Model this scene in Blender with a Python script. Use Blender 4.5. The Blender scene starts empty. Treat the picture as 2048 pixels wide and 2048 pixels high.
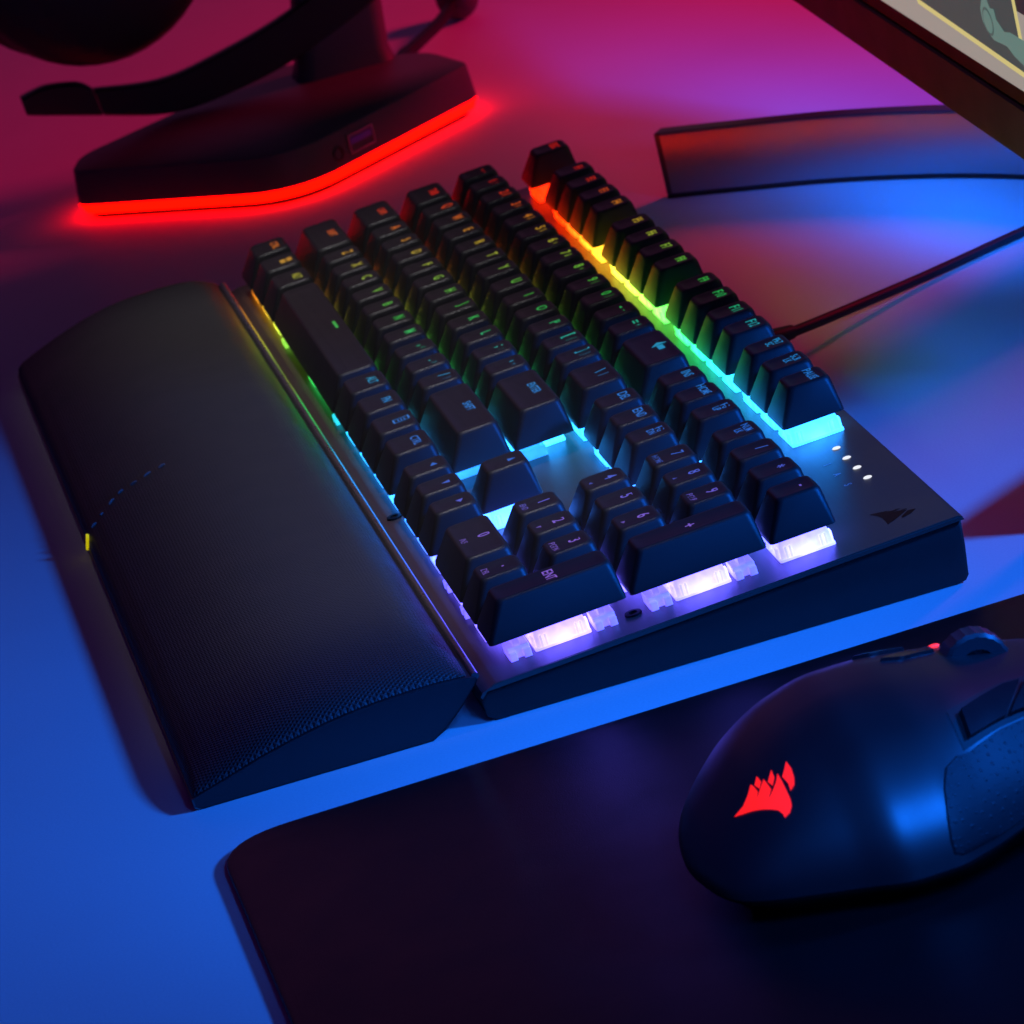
import bpy, bmesh, math, random
import numpy as np
from mathutils import Vector, Matrix
random.seed(7)
MM = 0.001
U = 19.05
scene = bpy.context.scene
COL = scene.collection

# ------------------------------------------------------------------ helpers
def tag(o, label=None, cat=None, group=None, kind=None):
    if label: o['label'] = label
    if cat: o['category'] = cat
    if group: o['group'] = group
    if kind: o['kind'] = kind
    return o

def empty(name, loc=(0, 0, 0), rot=(0, 0, 0)):
    o = bpy.data.objects.new(name, None)
    o.empty_display_size = 0.02
    o.location = Vector(loc) * MM
    o.rotation_euler = rot
    COL.objects.link(o)
    return o

def obj(name, bm, mats, parent=None, loc=(0, 0, 0), smooth=True, angle=35):
    """link one bmesh (built in millimetres) as ONE mesh object"""
    for v in bm.verts:
        v.co *= MM
    me = bpy.data.meshes.new(name)
    bm.normal_update()
    bm.to_mesh(me)
    bm.free()
    if not isinstance(mats, (list, tuple)):
        mats = [mats]
    for m in mats:
        me.materials.append(m)
    if smooth:
        me.shade_smooth()
        me.set_sharp_from_angle(angle=math.radians(angle))
    o = bpy.data.objects.new(name, me)
    o.location = Vector(loc) * MM
    COL.objects.link(o)
    if parent is not None:
        o.parent = parent
    return o

def loft(bm, rings, close=True, cap0=False, cap1=False, mat=0):
    vr = [[bm.verts.new(p) for p in r] for r in rings]
    n = len(rings[0])
    for a, b in zip(vr[:-1], vr[1:]):
        for i in range(n if close else n - 1):
            j = (i + 1) % n
            f = bm.faces.new((a[i], a[j], b[j], b[i]))
            f.material_index = mat
    if cap0:
        f = bm.faces.new(list(reversed(vr[0]))); f.material_index = mat
    if cap1:
        f = bm.faces.new(vr[-1]); f.material_index = mat
    return vr

def rrect(x0, x1, y0, y1, r, z, n=4):
    pts = []
    for cx, cy, a0 in ((x1 - r, y0 + r, -90), (x1 - r, y1 - r, 0), (x0 + r, y1 - r, 90), (x0 + r, y0 + r, 180)):
        for k in range(n + 1):
            a = math.radians(a0 + 90 * k / n)
            pts.append((cx + r * math.cos(a), cy + r * math.sin(a), z))
    return pts

def box(bm, x0, x1, y0, y1, z0, z1, r=0.4, bev=0.3, mat=0):
    rings = [rrect(x0 + bev, x1 - bev, y0 + bev, y1 - bev, r, z0), rrect(x0, x1, y0, y1, r, z0 + bev),
             rrect(x0, x1, y0, y1, r, z1 - bev), rrect(x0 + bev, x1 - bev, y0 + bev, y1 - bev, r, z1)]
    loft(bm, rings, cap0=True, cap1=True, mat=mat)

def prism(bm, poly, z0, z1, bev=0.6, inset=0.0, mat=0):
    """extruded plan outline (counter-clockwise) with a small rounded top edge; inset = draft at the top"""
    def off(p, d):
        n = len(p); out = []
        for i in range(n):
            a = Vector(p[i - 1]); b = Vector(p[i]); c = Vector(p[(i + 1) % n])
            e1 = (b - a).normalized(); e2 = (c - b).normalized()
            nn = Vector((-e1.y - e2.y, e1.x + e2.x))
            if nn.length < 1e-6: nn = Vector((-e1.y, e1.x))
            nn.normalize()
            cs = max(0.35, nn.dot(Vector((-e1.y, e1.x))))
            out.append(b + nn * d / cs)
        return out
    rings = []
    for d, z in ((0.0, z0), (inset, z1 - bev), (inset + bev * .3, z1 - bev * .3), (inset + bev, z1)):
        rings.append([(q.x, q.y, z) for q in off([Vector(t) for t in poly], d)])
    loft(bm, rings, cap0=True, cap1=True, mat=mat)

def round_poly(poly, r, n=6):
    out = []
    m = len(poly)
    for i in range(m):
        a = Vector(poly[i - 1]); b = Vector(poly[i]); c = Vector(poly[(i + 1) % m])
        rr = r[i] if isinstance(r, (list, tuple)) else r
        p0 = b + (a - b).normalized() * min(rr, (a - b).length * .48)
        p1 = b + (c - b).normalized() * min(rr, (c - b).length * .48)
        for k in range(n + 1):
            t = k / n
            out.append(tuple(p0 * (1 - t) ** 2 + b * 2 * t * (1 - t) + p1 * t * t))
    return out

def tube(bm, pts, rad, n=12, mat=0, caps=True):
    pts = [Vector(p) for p in pts]
    rings = []
    up = Vector((0, 0, 1))
    for i, p in enumerate(pts):
        d = (pts[min(i + 1, len(pts) - 1)] - pts[max(i - 1, 0)]).normalized()
        s = d.cross(up)
        if s.length < 1e-3: s = d.cross(Vector((0, 1, 0)))
        s.normalize(); t = s.cross(d).normalized()
        r = rad[i] if isinstance(rad, (list, tuple)) else rad
        rings.append([p + s * r * math.cos(2 * math.pi * k / n) + t * r * math.sin(2 * math.pi * k / n) for k in range(n)])
    loft(bm, rings, cap0=caps, cap1=caps, mat=mat)

def smooth_path(pts, n=8):
    pts = [Vector(p) for p in pts]; out = []
    for i in range(len(pts) - 1):
        p0 = pts[max(i - 1, 0)]; p1 = pts[i]; p2 = pts[i + 1]; p3 = pts[min(i + 2, len(pts) - 1)]
        for k in range(n):
            t = k / n
            out.append(0.5 * ((2 * p1) + (-p0 + p2) * t + (2 * p0 - 5 * p1 + 4 * p2 - p3) * t ** 2 + (-p0 + 3 * p1 - 3 * p2 + p3) * t ** 3))
    out.append(pts[-1])
    return out

def pchip(x, X, Y):
    n = len(X)
    i = 0
    while i < n - 2 and x > X[i + 1]: i += 1
    h = [X[k + 1] - X[k] for k in range(n - 1)]
    d = [(Y[k + 1] - Y[k]) / h[k] for k in range(n - 1)]
    def m(k):
        if k == 0: return d[0]
        if k == n - 1: return d[-1]
        if d[k - 1] * d[k] <= 0: return 0.0
        w1 = 2 * h[k] + h[k - 1]; w2 = h[k] + 2 * h[k - 1]
        return (w1 + w2) / (w1 / d[k - 1] + w2 / d[k])
    t = (x - X[i]) / h[i]
    return Y[i] * (2 * t**3 - 3 * t**2 + 1) + h[i] * m(i) * (t**3 - 2 * t**2 + t) + Y[i + 1] * (-2 * t**3 + 3 * t**2) + h[i] * m(i + 1) * (t**3 - t**2)

# ------------------------------------------------------------------ materials
def mat(name, color, rough=0.5, metal=0.0, spec=0.5, bump=None, coat=0.0, sheen=0.0):
    m = bpy.data.materials.new(name); m.use_nodes = True
    nt = m.node_tree; b = nt.nodes['Principled BSDF']
    b.inputs['Base Color'].default_value = (*color, 1)
    b.inputs['Roughness'].default_value = rough
    b.inputs['Metallic'].default_value = metal
    b.inputs['Specular IOR Level'].default_value = spec
    b.inputs['Coat Weight'].default_value = coat
    b.inputs['Sheen Weight'].default_value = sheen
    tc = nt.nodes.new('ShaderNodeTexCoord')
    # faint wear in the gloss so that no surface is perfectly even
    nz = nt.nodes.new('ShaderNodeTexNoise'); nz.inputs['Scale'].default_value = 60; nz.inputs['Detail'].default_value = 5
    nt.links.new(tc.outputs['Object'], nz.inputs['Vector'])
    mr = nt.nodes.new('ShaderNodeMapRange'); mr.inputs['To Min'].default_value = max(0.03, rough - .07); mr.inputs['To Max'].default_value = min(1, rough + .07)
    nt.links.new(nz.outputs['Fac'], mr.inputs['Value']); nt.links.new(mr.outputs[0], b.inputs['Roughness'])
    if bump:
        scale, strength, dist = bump[:3]
        n2 = nt.nodes.new('ShaderNodeTexNoise'); n2.inputs['Scale'].default_value = scale; n2.inputs['Detail'].default_value = 3
        if len(bump) > 3:
            mp = nt.nodes.new('ShaderNodeMapping'); mp.inputs['Scale'].default_value = bump[3]
            nt.links.new(tc.outputs['Object'], mp.inputs['Vector']); nt.links.new(mp.outputs[0], n2.inputs['Vector'])
        else:
            nt.links.new(tc.outputs['Object'], n2.inputs['Vector'])
        bp = nt.nodes.new('ShaderNodeBump'); bp.inputs['Strength'].default_value = strength; bp.inputs['Distance'].default_value = dist
        nt.links.new(n2.outputs['Fac'], bp.inputs['Height']); nt.links.new(bp.outputs[0], b.inputs['Normal'])
    return m

def glow(name, color, strength, base=(0.02, 0.02, 0.02)):
    m = bpy.data.materials.new(name); m.use_nodes = True
    b = m.node_tree.nodes['Principled BSDF']
    b.inputs['Base Color'].default_value = (*base, 1)
    b.inputs['Emission Color'].default_value = (*color, 1)
    b.inputs['Emission Strength'].default_value = strength
    return m

# rainbow of the key lamps: the colour runs along the keyboard and slants with the rows
RAMP = [(0.0, (1, .015, .0)), (3.2, (1, .02, .0)), (4.6, (1, .13, .005)), (6.2, (1, .45, .02)), (8.0, (.62, .75, .05)), (9.6, (.22, .75, .06)),
        (11.2, (.05, .70, .07)), (12.8, (.02, .70, .16)), (14.0, (.015, .62, .50)), (15.4, (.02, .42, .92)), (17.5, (.02, .29, 1)),
        (20.5, (.03, .21, 1)), (22.2, (.06, .13, 1)), (23.6, (.105, .095, 1)), (27.0, (.125, .085, 1))]
RAMP_PRINT = RAMP[:-3] + [(22.2, (.12, .16, 1)), (23.6, (.32, .17, 1)), (27.0, (.42, .18, 1))]
def rainbow(nt, RAMP=RAMP):
    g = nt.nodes.new('ShaderNodeNewGeometry')
    s = nt.nodes.new('ShaderNodeSeparateXYZ'); nt.links.new(g.outputs['Position'], s.inputs[0])
    a = nt.nodes.new('ShaderNodeMath'); a.operation = 'MULTIPLY'; a.inputs[1].default_value = 1000 / U
    nt.links.new(s.outputs['X'], a.inputs[0])
    b = nt.nodes.new('ShaderNodeMath'); b.operation = 'MULTIPLY_ADD'; b.inputs[1].default_value = -.85 * 1000 / U; b.inputs[2].default_value = .85 * 5.9
    nt.links.new(s.outputs['Y'], b.inputs[0])
    c = nt.nodes.new('ShaderNodeMath'); nt.links.new(a.outputs[0], c.inputs[0]); nt.links.new(b.outputs[0], c.inputs[1])
    d = nt.nodes.new('ShaderNodeMath'); d.operation = 'DIVIDE'; d.inputs[1].default_value = 28.0
    nt.links.new(c.outputs[0], d.inputs[0])
    r = nt.nodes.new('ShaderNodeValToRGB'); cr = r.color_ramp
    cr.elements[0].position = RAMP[0][0] / 28; cr.elements[0].color = (*RAMP[0][1], 1)
    cr.elements[1].position = RAMP[-1][0] / 28; cr.elements[1].color = (*RAMP[-1][1], 1)
    for t, col in RAMP[1:-1]:
        e = cr.elements.new(t / 28); e.color = (*col, 1)
    nt.links.new(d.outputs[0], r.inputs[0])
    return r.outputs[0], c.outputs[0]

def legend_mat(name, strength):
    m = bpy.data.materials.new(name); m.use_nodes = True
    nt = m.node_tree; b = nt.nodes['Principled BSDF']
    b.inputs['Base Color'].default_value = (.05, .05, .05, 1)
    col, t = rainbow(nt, RAMP_PRINT)
    nt.links.new(col, b.inputs['Emission Color'])
    b.inputs['Emission Strength'].default_value = strength
    return m

def switch_mat(name, strength, hot):
    """clear switch housing lit from inside by its lamp: brightest round the lamp"""
    m = bpy.data.materials.new(name); m.use_nodes = True
    nt = m.node_tree; b = nt.nodes['Principled BSDF']
    b.inputs['Base Color'].default_value = (.55, .55, .58, 1); b.inputs['Roughness'].default_value = .25
    col, t = rainbow(nt)
    tc = nt.nodes.new('ShaderNodeTexCoord')
    mp = nt.nodes.new('ShaderNodeMapping'); mp.inputs['Location'].default_value = (0, -.003, 0)
    nt.links.new(tc.outputs['Object'], mp.inputs['Vector'])
    ln = nt.nodes.new('ShaderNodeVectorMath'); ln.operation = 'LENGTH'; nt.links.new(mp.outputs[0], ln.inputs[0])
    mr = nt.nodes.new('ShaderNodeMapRange'); mr.inputs['From Min'].default_value = .006; mr.inputs['From Max'].default_value = .0125
    mr.inputs['To Min'].default_value = hot; mr.inputs['To Max'].default_value = 1.0
    nt.links.new(ln.outputs['Value'], mr.inputs['Value'])
    vn = nt.nodes.new('ShaderNodeTexNoise'); vn.inputs['Scale'].default_value = 210; nt.links.new(tc.outputs['Object'], vn.inputs['Vector'])
    vm = nt.nodes.new('ShaderNodeMapRange'); vm.inputs['From Min'].default_value = .3; vm.inputs['From Max'].default_value = .7
    vm.inputs['To Min'].default_value = .72; vm.inputs['To Max'].default_value = 1.2
    nt.links.new(vn.outputs['Fac'], vm.inputs['Value'])
    # the red and yellow lamps of the board are the weaker ones
    lv = nt.nodes.new('ShaderNodeMapRange'); lv.inputs['From Min'].default_value = 5; lv.inputs['From Max'].default_value = 24
    lv.inputs['To Min'].default_value = .62; lv.inputs['To Max'].default_value = 1.25
    nt.links.new(t, lv.inputs['Value'])
    p = nt.nodes.new('ShaderNodeMath'); p.operation = 'MULTIPLY'; nt.links.new(mr.outputs[0], p.inputs[0]); nt.links.new(vm.outputs[0], p.inputs[1])
    q = nt.nodes.new('ShaderNodeMath'); q.operation = 'MULTIPLY'; nt.links.new(p.outputs[0], q.inputs[0]); nt.links.new(lv.outputs[0], q.inputs[1])
    k = nt.nodes.new('ShaderNodeMath'); k.operation = 'MULTIPLY'; k.inputs[1].default_value = strength; nt.links.new(q.outputs[0], k.inputs[0])
    nt.links.new(col, b.inputs['Emission Color']); nt.links.new(k.outputs[0], b.inputs['Emission Strength'])
    return m

M_DESK = mat('pale_desk_laminate', (.72, .71, .72), .62, spec=.12, bump=(900, .04, .0004))
M_KEY = mat('black_keycap_plastic', (.017, .017, .0175), .48, spec=.45, bump=(2600, .10, .0002))
M_PLATE = mat('brushed_black_aluminium', (.115, .092, .084), .38, metal=.6, bump=(240, .10, .0003, (.12, 3.2, 1)))
M_BODY = mat('matt_black_plastic', (.008, .009, .010), .5, bump=(1800, .10, .0002))
M_GLOSS = mat('gloss_black', (.004, .004, .005), .5, spec=.08)
M_EMB = mat('emblem_black', (.003, .003, .003), .30, spec=.2)
M_MARK = mat('grey_print', (.62, .60, .62), .5)
M_LEG = legend_mat('lit_legend', .50)
M_LEGS = legend_mat('lit_small_legend', .30)
M_SW = switch_mat('lit_switch_housing', 3.4, 2.6)
M_STAB = switch_mat('lit_stabilizer_clip', 1.5, 1.0)
M_WHITE = glow('white_indicator', (.92, .95, 1), .95)
M_CABLE = mat('cable_rubber', (.008, .009, .012), .55, spec=.2)
M_METAL = mat('brushed_silver_metal', (.40, .38, .40), .46, metal=1.0, bump=(300, .04, .0003, (1, 1, 6)))
M_MDARK = mat('dark_metal_edge', (.10, .07, .09), .4, metal=.5)
M_BEZEL = mat('monitor_plastic', (.018, .013, .010), .5, spec=.14)
M_RED = glow('red_light_strip', (1, .0011, .0), 8.0)
M_STAND = mat('stand_black_plastic', (.085, .080, .082), .5, spec=.3, bump=(1500, .08, .0002))
M_HEAD = mat('headset_black', (.024, .023, .025), .5, spec=.3)
M_PORT = mat('port_metal', (.35, .33, .36), .35, metal=.9)
M_TONGUE = mat('blue_port_tongue', (.10, .09, .55), .45)
M_HOLE = mat('port_hole', (.002, .002, .002), .6)
M_MOUSE = mat('mouse_soft_black', (.010, .0085, .010), .42, spec=.9, bump=(3500, .06, .0001))
M_MBASE = mat('mouse_base_black', (.006, .006, .007), .45)
M_LOGO = glow('lit_red_emblem', (1, .010, .0), 1.05)
M_RLED = glow('red_led', (1, .03, .04), 1.6)
M_BUTTON = mat('gloss_button', (.012, .012, .014), .2)
M_TAG = glow('brightened_yellow_tag', (.62, .52, .002), .8, (.9, .8, .01))  # yellow tag; emission added so that it reads bright
M_STITCH = mat('grey_thread', (.10, .10, .10), .8)
M_PIPE = mat('satin_piping', (.07, .07, .075), .28, spec=.8)

def cloth(name, color, pitch, strength, dist, rough=.8, sheen=.0, spec=.3):
    m = mat(name, color, rough, sheen=sheen, spec=spec)
    nt = m.node_tree; b = nt.nodes['Principled BSDF']
    tc = nt.nodes.new('ShaderNodeTexCoord')
    hs = []
    for rot in (.62, -.62):
        mp = nt.nodes.new('ShaderNodeMapping'); mp.inputs['Rotation'].default_value = (0, 0, rot)
        nt.links.new(tc.outputs['Object'], mp.inputs['Vector'])
        w = nt.nodes.new('ShaderNodeTexWave'); w.inputs['Scale'].default_value = .314 / (pitch * MM)
        w.inputs['Distortion'].default_value = .8; w.inputs['Detail'].default_value = 1
        nt.links.new(mp.outputs[0], w.inputs['Vector']); hs.append(w)
    mx = nt.nodes.new('ShaderNodeMath'); mx.operation = 'MAXIMUM'
    nt.links.new(hs[0].outputs['Fac'], mx.inputs[0]); nt.links.new(hs[1].outputs['Fac'], mx.inputs[1])
    bp = nt.nodes.new('ShaderNodeBump'); bp.inputs['Strength'].default_value = strength; bp.inputs['Distance'].default_value = dist
    nt.links.new(mx.outputs[0], bp.inputs['Height']); nt.links.new(bp.outputs[0], b.inputs['Normal'])
    cm = nt.nodes.new('ShaderNodeMix'); cm.data_type = 'RGBA'
    cm.inputs['A'].default_value = (*[c * .45 for c in color], 1); cm.inputs['B'].default_value = (*[c * 1.35 for c in color], 1)
    nt.links.new(mx.outputs[0], cm.inputs['Factor']); nt.links.new(cm.outputs['Result'], b.inputs['Base Color'])
    return m
M_PAD = cloth('woven_black_leatherette', (.027, .027, .028), 1.05, .65, .0004, rough=.55, spec=.40)
M_PADBASE = mat('palm_rest_plastic', (.015, .016, .019), .5, bump=(1500, .08, .0002))
M_MAT = mat('black_cloth_mat', (.007, .0035, .0045), .42, spec=.38, bump=(2800, .25, .0004))
def dotted(name):
    m = mat(name, (.010, .010, .012), .55, spec=.4)
    nt = m.node_tree; b = nt.nodes['Principled BSDF']
    tc = nt.nodes.new('ShaderNodeTexCoord')
    v = nt.nodes.new('ShaderNodeTexVoronoi'); v.inputs['Scale'].default_value = 620; v.inputs['Randomness'].default_value = .25
    nt.links.new(tc.outputs['Object'], v.inputs['Vector'])
    mr = nt.nodes.new('ShaderNodeMapRange'); mr.inputs['From Min'].default_value = .12; mr.inputs['From Max'].default_value = .30
    mr.inputs['To Min'].default_value = 1; mr.inputs['To Max'].default_value = 0
    nt.links.new(v.outputs['Distance'], mr.inputs['Value'])
    bp = nt.nodes.new('ShaderNodeBump'); bp.inputs['Strength'].default_value = .38; bp.inputs['Distance'].default_value = .0003
    nt.links.new(mr.outputs[0], bp.inputs['Height']); nt.links.new(bp.outputs[0], b.inputs['Normal'])
    return m
M_GRIP = dotted('dotted_rubber_grip')
# screen picture: flat shapes on a lit panel
M_SCR = [glow('screen_' + n, c, s) for n, c, s in (('beige', (.30, .275, .245), 1), ('yellow', (.58, .50, .19), 1), ('teal', (.035, .062, .062), 1), ('green', (.10, .20, .175), 1), ('dark', (.05, .095, .09), 1), ('night', (.012, .018, .024), 1))]

# ------------------------------------------------------------------ desk
nt = M_DESK.node_tree; b_ = nt.nodes['Principled BSDF']
tc_ = nt.nodes.new('ShaderNodeTexCoord'); n1 = nt.nodes.new('ShaderNodeTexNoise'); n1.inputs['Scale'].default_value = 1400; n1.inputs['Detail'].default_value = 2
n2 = nt.nodes.new('ShaderNodeTexNoise'); n2.inputs['Scale'].default_value = 9; n2.inputs['Detail'].default_value = 6
ad = nt.nodes.new('ShaderNodeMath'); ad.operation = 'ADD'
nt.links.new(tc_.outputs['Object'], n1.inputs['Vector']); nt.links.new(tc_.outputs['Object'], n2.inputs['Vector'])
nt.links.new(n1.outputs['Fac'], ad.inputs[0]); nt.links.new(n2.outputs['Fac'], ad.inputs[1])
rm = nt.nodes.new('ShaderNodeMapRange'); rm.inputs['From Min'].default_value = .6; rm.inputs['From Max'].default_value = 1.4
nt.links.new(ad.outputs[0], rm.inputs['Value'])
cm_ = nt.nodes.new('ShaderNodeMix'); cm_.data_type = 'RGBA'
cm_.inputs['A'].default_value = (.66, .65, .66, 1); cm_.inputs['B'].default_value = (.76, .75, .76, 1)
nt.links.new(rm.outputs[0], cm_.inputs['Factor']); nt.links.new(cm_.outputs['Result'], b_.inputs['Base Color'])
bm = bmesh.new()
vs = [bm.verts.new(p) for p in ((-1600, -1200, 0), (2600, -1200, 0), (2600, 1500, 0), (-1600, 1500, 0))]
bm.faces.new(vs)
tag(obj('desk', bm, M_DESK, smooth=False), kind='structure')

# ------------------------------------------------------------------ keyboard (local frame: millimetres, z 0 = desk at its front edge)
KZ = 16.3                      # underside of the key caps
PZ = 10.3                      # top of the metal plate
kb = empty('keyboard', (0, 0, 0), (math.atan(.066), 0, 0))
tag(kb, 'full-size black mechanical keyboard with rainbow lit keys on the pale desk', 'keyboard')

bm = bmesh.new()               # lower case: the profile runs front to back, the ends are rounded off
prof = [(-4.0, .4), (-6.2, 2.0), (-6.4, 6.0), (-5.2, 8.6), (0, 8.9), (120, 8.9), (124.0, 8.4), (123.4, 2.0), (122.2, -6.2), (121.2, -7.4), (119.2, -7.7)]
rings = []
for x, e in ((-7.2, 2.2), (-7.8, .7), (-8.0, 0), (436.2, 0), (436.4, .25), (436.6, .9)):
    rings.append([(x, 58 + (y - 58) * (1 - e / 66), 2 + (z - 2) * (1 - e / 12)) for y, z in prof])
loft(bm, rings, cap0=True, cap1=True)
body = obj('lower_case', bm, M_BODY, kb)
bm = bmesh.new()
rings = []
for x in (-9.5, 437.8):
    rings.append([(x, y, z) for y, z in ((-6.6, 8.0), (-5.9, 8.9), (-2.2, PZ - .05), (-1.4, PZ), (123.2, PZ), (124.4, PZ - .5), (124.6, 8.95), (-4.5, 8.95), (-6.2, 7.4))])
loft(bm, rings, cap0=True, cap1=True)
bmesh.ops.bevel(bm, geom=[e for e in bm.edges if abs(e.verts[0].co.x - e.verts[1].co.x) < .1 and e.verts[0].co.z > 9.5 and e.verts[1].co.z > 9.5], offset=.5, segments=2, affect='EDGES', clamp_overlap=True)
plate = obj('top_plate', bm, M_PLATE, kb, angle=25)

# key layout ------------------------------------------------------------
F0 = 5.378
KEYS = []                      # (x, y, w, h, main, sub, style)
def row(y, x, items):
    for it in items:
        w = it[1] if len(it) > 1 and isinstance(it[1], (int, float)) else 1
        sub = it[2] if len(it) > 2 else None
        if it[0] is not None:
            KEYS.append((x, y, w, 1, it[0], sub))
        x += w
row(F0, 0, [('ESC',), (None, 1), ('F1',), ('F2',), ('F3',), ('F4',), (None, .5), ('F5',), ('F6',), ('F7',), ('F8',), (None, .5), ('F9',), ('F10',), ('F11',), ('F12',), (None, .25), ('PRT\nSC',), ('SCR\nLK',), ('PAUSE',)])
row(4, 0, [('`', 1, '~'), ('1', 1, '!'), ('2', 1, '@'), ('3', 1, '#'), ('4', 1, '$'), ('5', 1, '%'), ('6', 1, '^'), ('7', 1, '&'), ('8', 1, '*'), ('9', 1, '('), ('0', 1, ')'), ('-', 1, '_'), ('=', 1, '+'), ('@back', 2), (None, .25), ('INS',), ('HOME',), ('PG\nUP',), (None, .25), ('NUM\nLK',), ('/',), ('*',), ('-',)])
row(3, 0, [('TAB', 1.5)] + [(c,) for c in 'QWERTYUIOP'] + [('[', 1, '{'), (']', 1, '}'), ('\\', 1.5, '|'), (None, .25), ('DEL',), ('END',), ('PG\nDN',), (None, .25), ('7', 1, 'HOME'), ('8', 1, '@u'), ('9', 1, 'PGUP')])
row(2, 0, [('CAPS', 1.75)] + [(c,) for c in 'ASDFGHJKL'] + [(';', 1, ':'), ("'", 1, '"'), ('ENTER', 2.25), (None, 3.5), ('4', 1, '@l'), ('5',), ('6', 1, '@r')])
row(1, 0, [('SHIFT', 2.25)] + [(c,) for c in 'ZXCVBNM'] + [(',', 1, '<'), ('.', 1, '>'), ('/', 1, '?'), ('SHIFT', 2.75), (None, 1.25), ('@U',), (None, 1.25), ('1', 1, 'END'), ('2', 1, '@d'), ('3', 1, 'PGDN')])
row(0, 0, [('CTRL', 1.25), ('@win', 1.25), ('ALT', 1.25), ('@bar', 6.25), ('ALT', 1.25), ('FN', 1.25), ('@menu', 1.25), ('CTRL', 1.25), (None, .25), ('@L',), ('@D',), ('@R',), (None, .25), ('0', 2, 'INS'), ('.', 1, 'DEL')])
KEYS.append((21.5, 2, 1, 2, '+', None))
KEYS.append((21.5, 0, 1, 2, 'ENT', None))

_txt = {}
def text_tris(s, size):
    """outline of a word as triangles centred on its own middle (mm)"""
    k = (s, size)
    if k in _txt: return _txt[k]
    cu = bpy.data.curves.new('t', 'FONT'); cu.body = s; cu.size = size; cu.resolution_u = 3
    cu.align_x = 'CENTER'; cu.offset = .014 * size; cu.space_line = .82
    o = bpy.data.objects.new('t', cu); COL.objects.link(o)
    dg = bpy.context.evaluated_depsgraph_get(); dg.update()
    me = bpy.data.meshes.new_from_object(o.evaluated_get(dg))
    V = [v.co.copy() for v in me.vertices]; F = [tuple(p.vertices) for p in me.polygons]
    if V:
        cx = (min(v.x for v in V) + max(v.x for v in V)) / 2; cy = (min(v.y for v in V) + max(v.y for v in V)) / 2
        V = [Vector((v.x - cx, v.y - cy, 0)) for v in V]
    bpy.data.objects.remove(o); bpy.data.curves.remove(cu); bpy.data.meshes.remove(me)
    _txt[k] = (V, F)
    return V, F

def symbol(s):
    q = lambda x0, x1, y0, y1: ([Vector((x0, y0, 0)), Vector((x1, y0, 0)), Vector((x1, y1, 0)), Vector((x0, y1, 0))], [(0, 1, 2, 3)])
    def join(*parts):
        V = []; F = []
        for v, f in parts:
            F += [tuple(i + len(V) for i in p) for p in f]; V += v
        return V, F
    def tri(a):
        V = [Vector((1.5 * math.cos(a + t), 1.5 * math.sin(a + t), 0)) for t in (0, 2.3, -2.3)]
        return V, [(0, 1, 2)]
    if s == '@back':
        return join(([Vector((-3.6, 0, 0)), Vector((-.4, -2.5, 0)), Vector((-.4, 2.5, 0))], [(0, 1, 2)]), q(-.42, 3.6, -.95, .95))
    if s == '@bar': return q(-4.2, 4.2, -.45, .45)
    if s == '@win': return join(q(-2, -.25, -2, -.25), q(.25, 2, -2, -.25), q(-2, -.25, .25, 2), q(.25, 2, .25, 2))
    if s == '@menu': return join(q(-1.8, 1.8, 2.0, 2.5), q(-1.8, 1.8, -2.5, -2.0), q(-1.8, -1.4, -2, 2), q(1.4, 1.8, -2, 2), q(-.9, .9, .8, 1.1), q(-.9, .9, -.1, .2), q(-.9, .9, -1, -.7))
    a = {'u': 90, 'd': -90, 'l': 180, 'r': 0}[s[1].lower()]
    return tri(math.radians(a))

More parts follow.
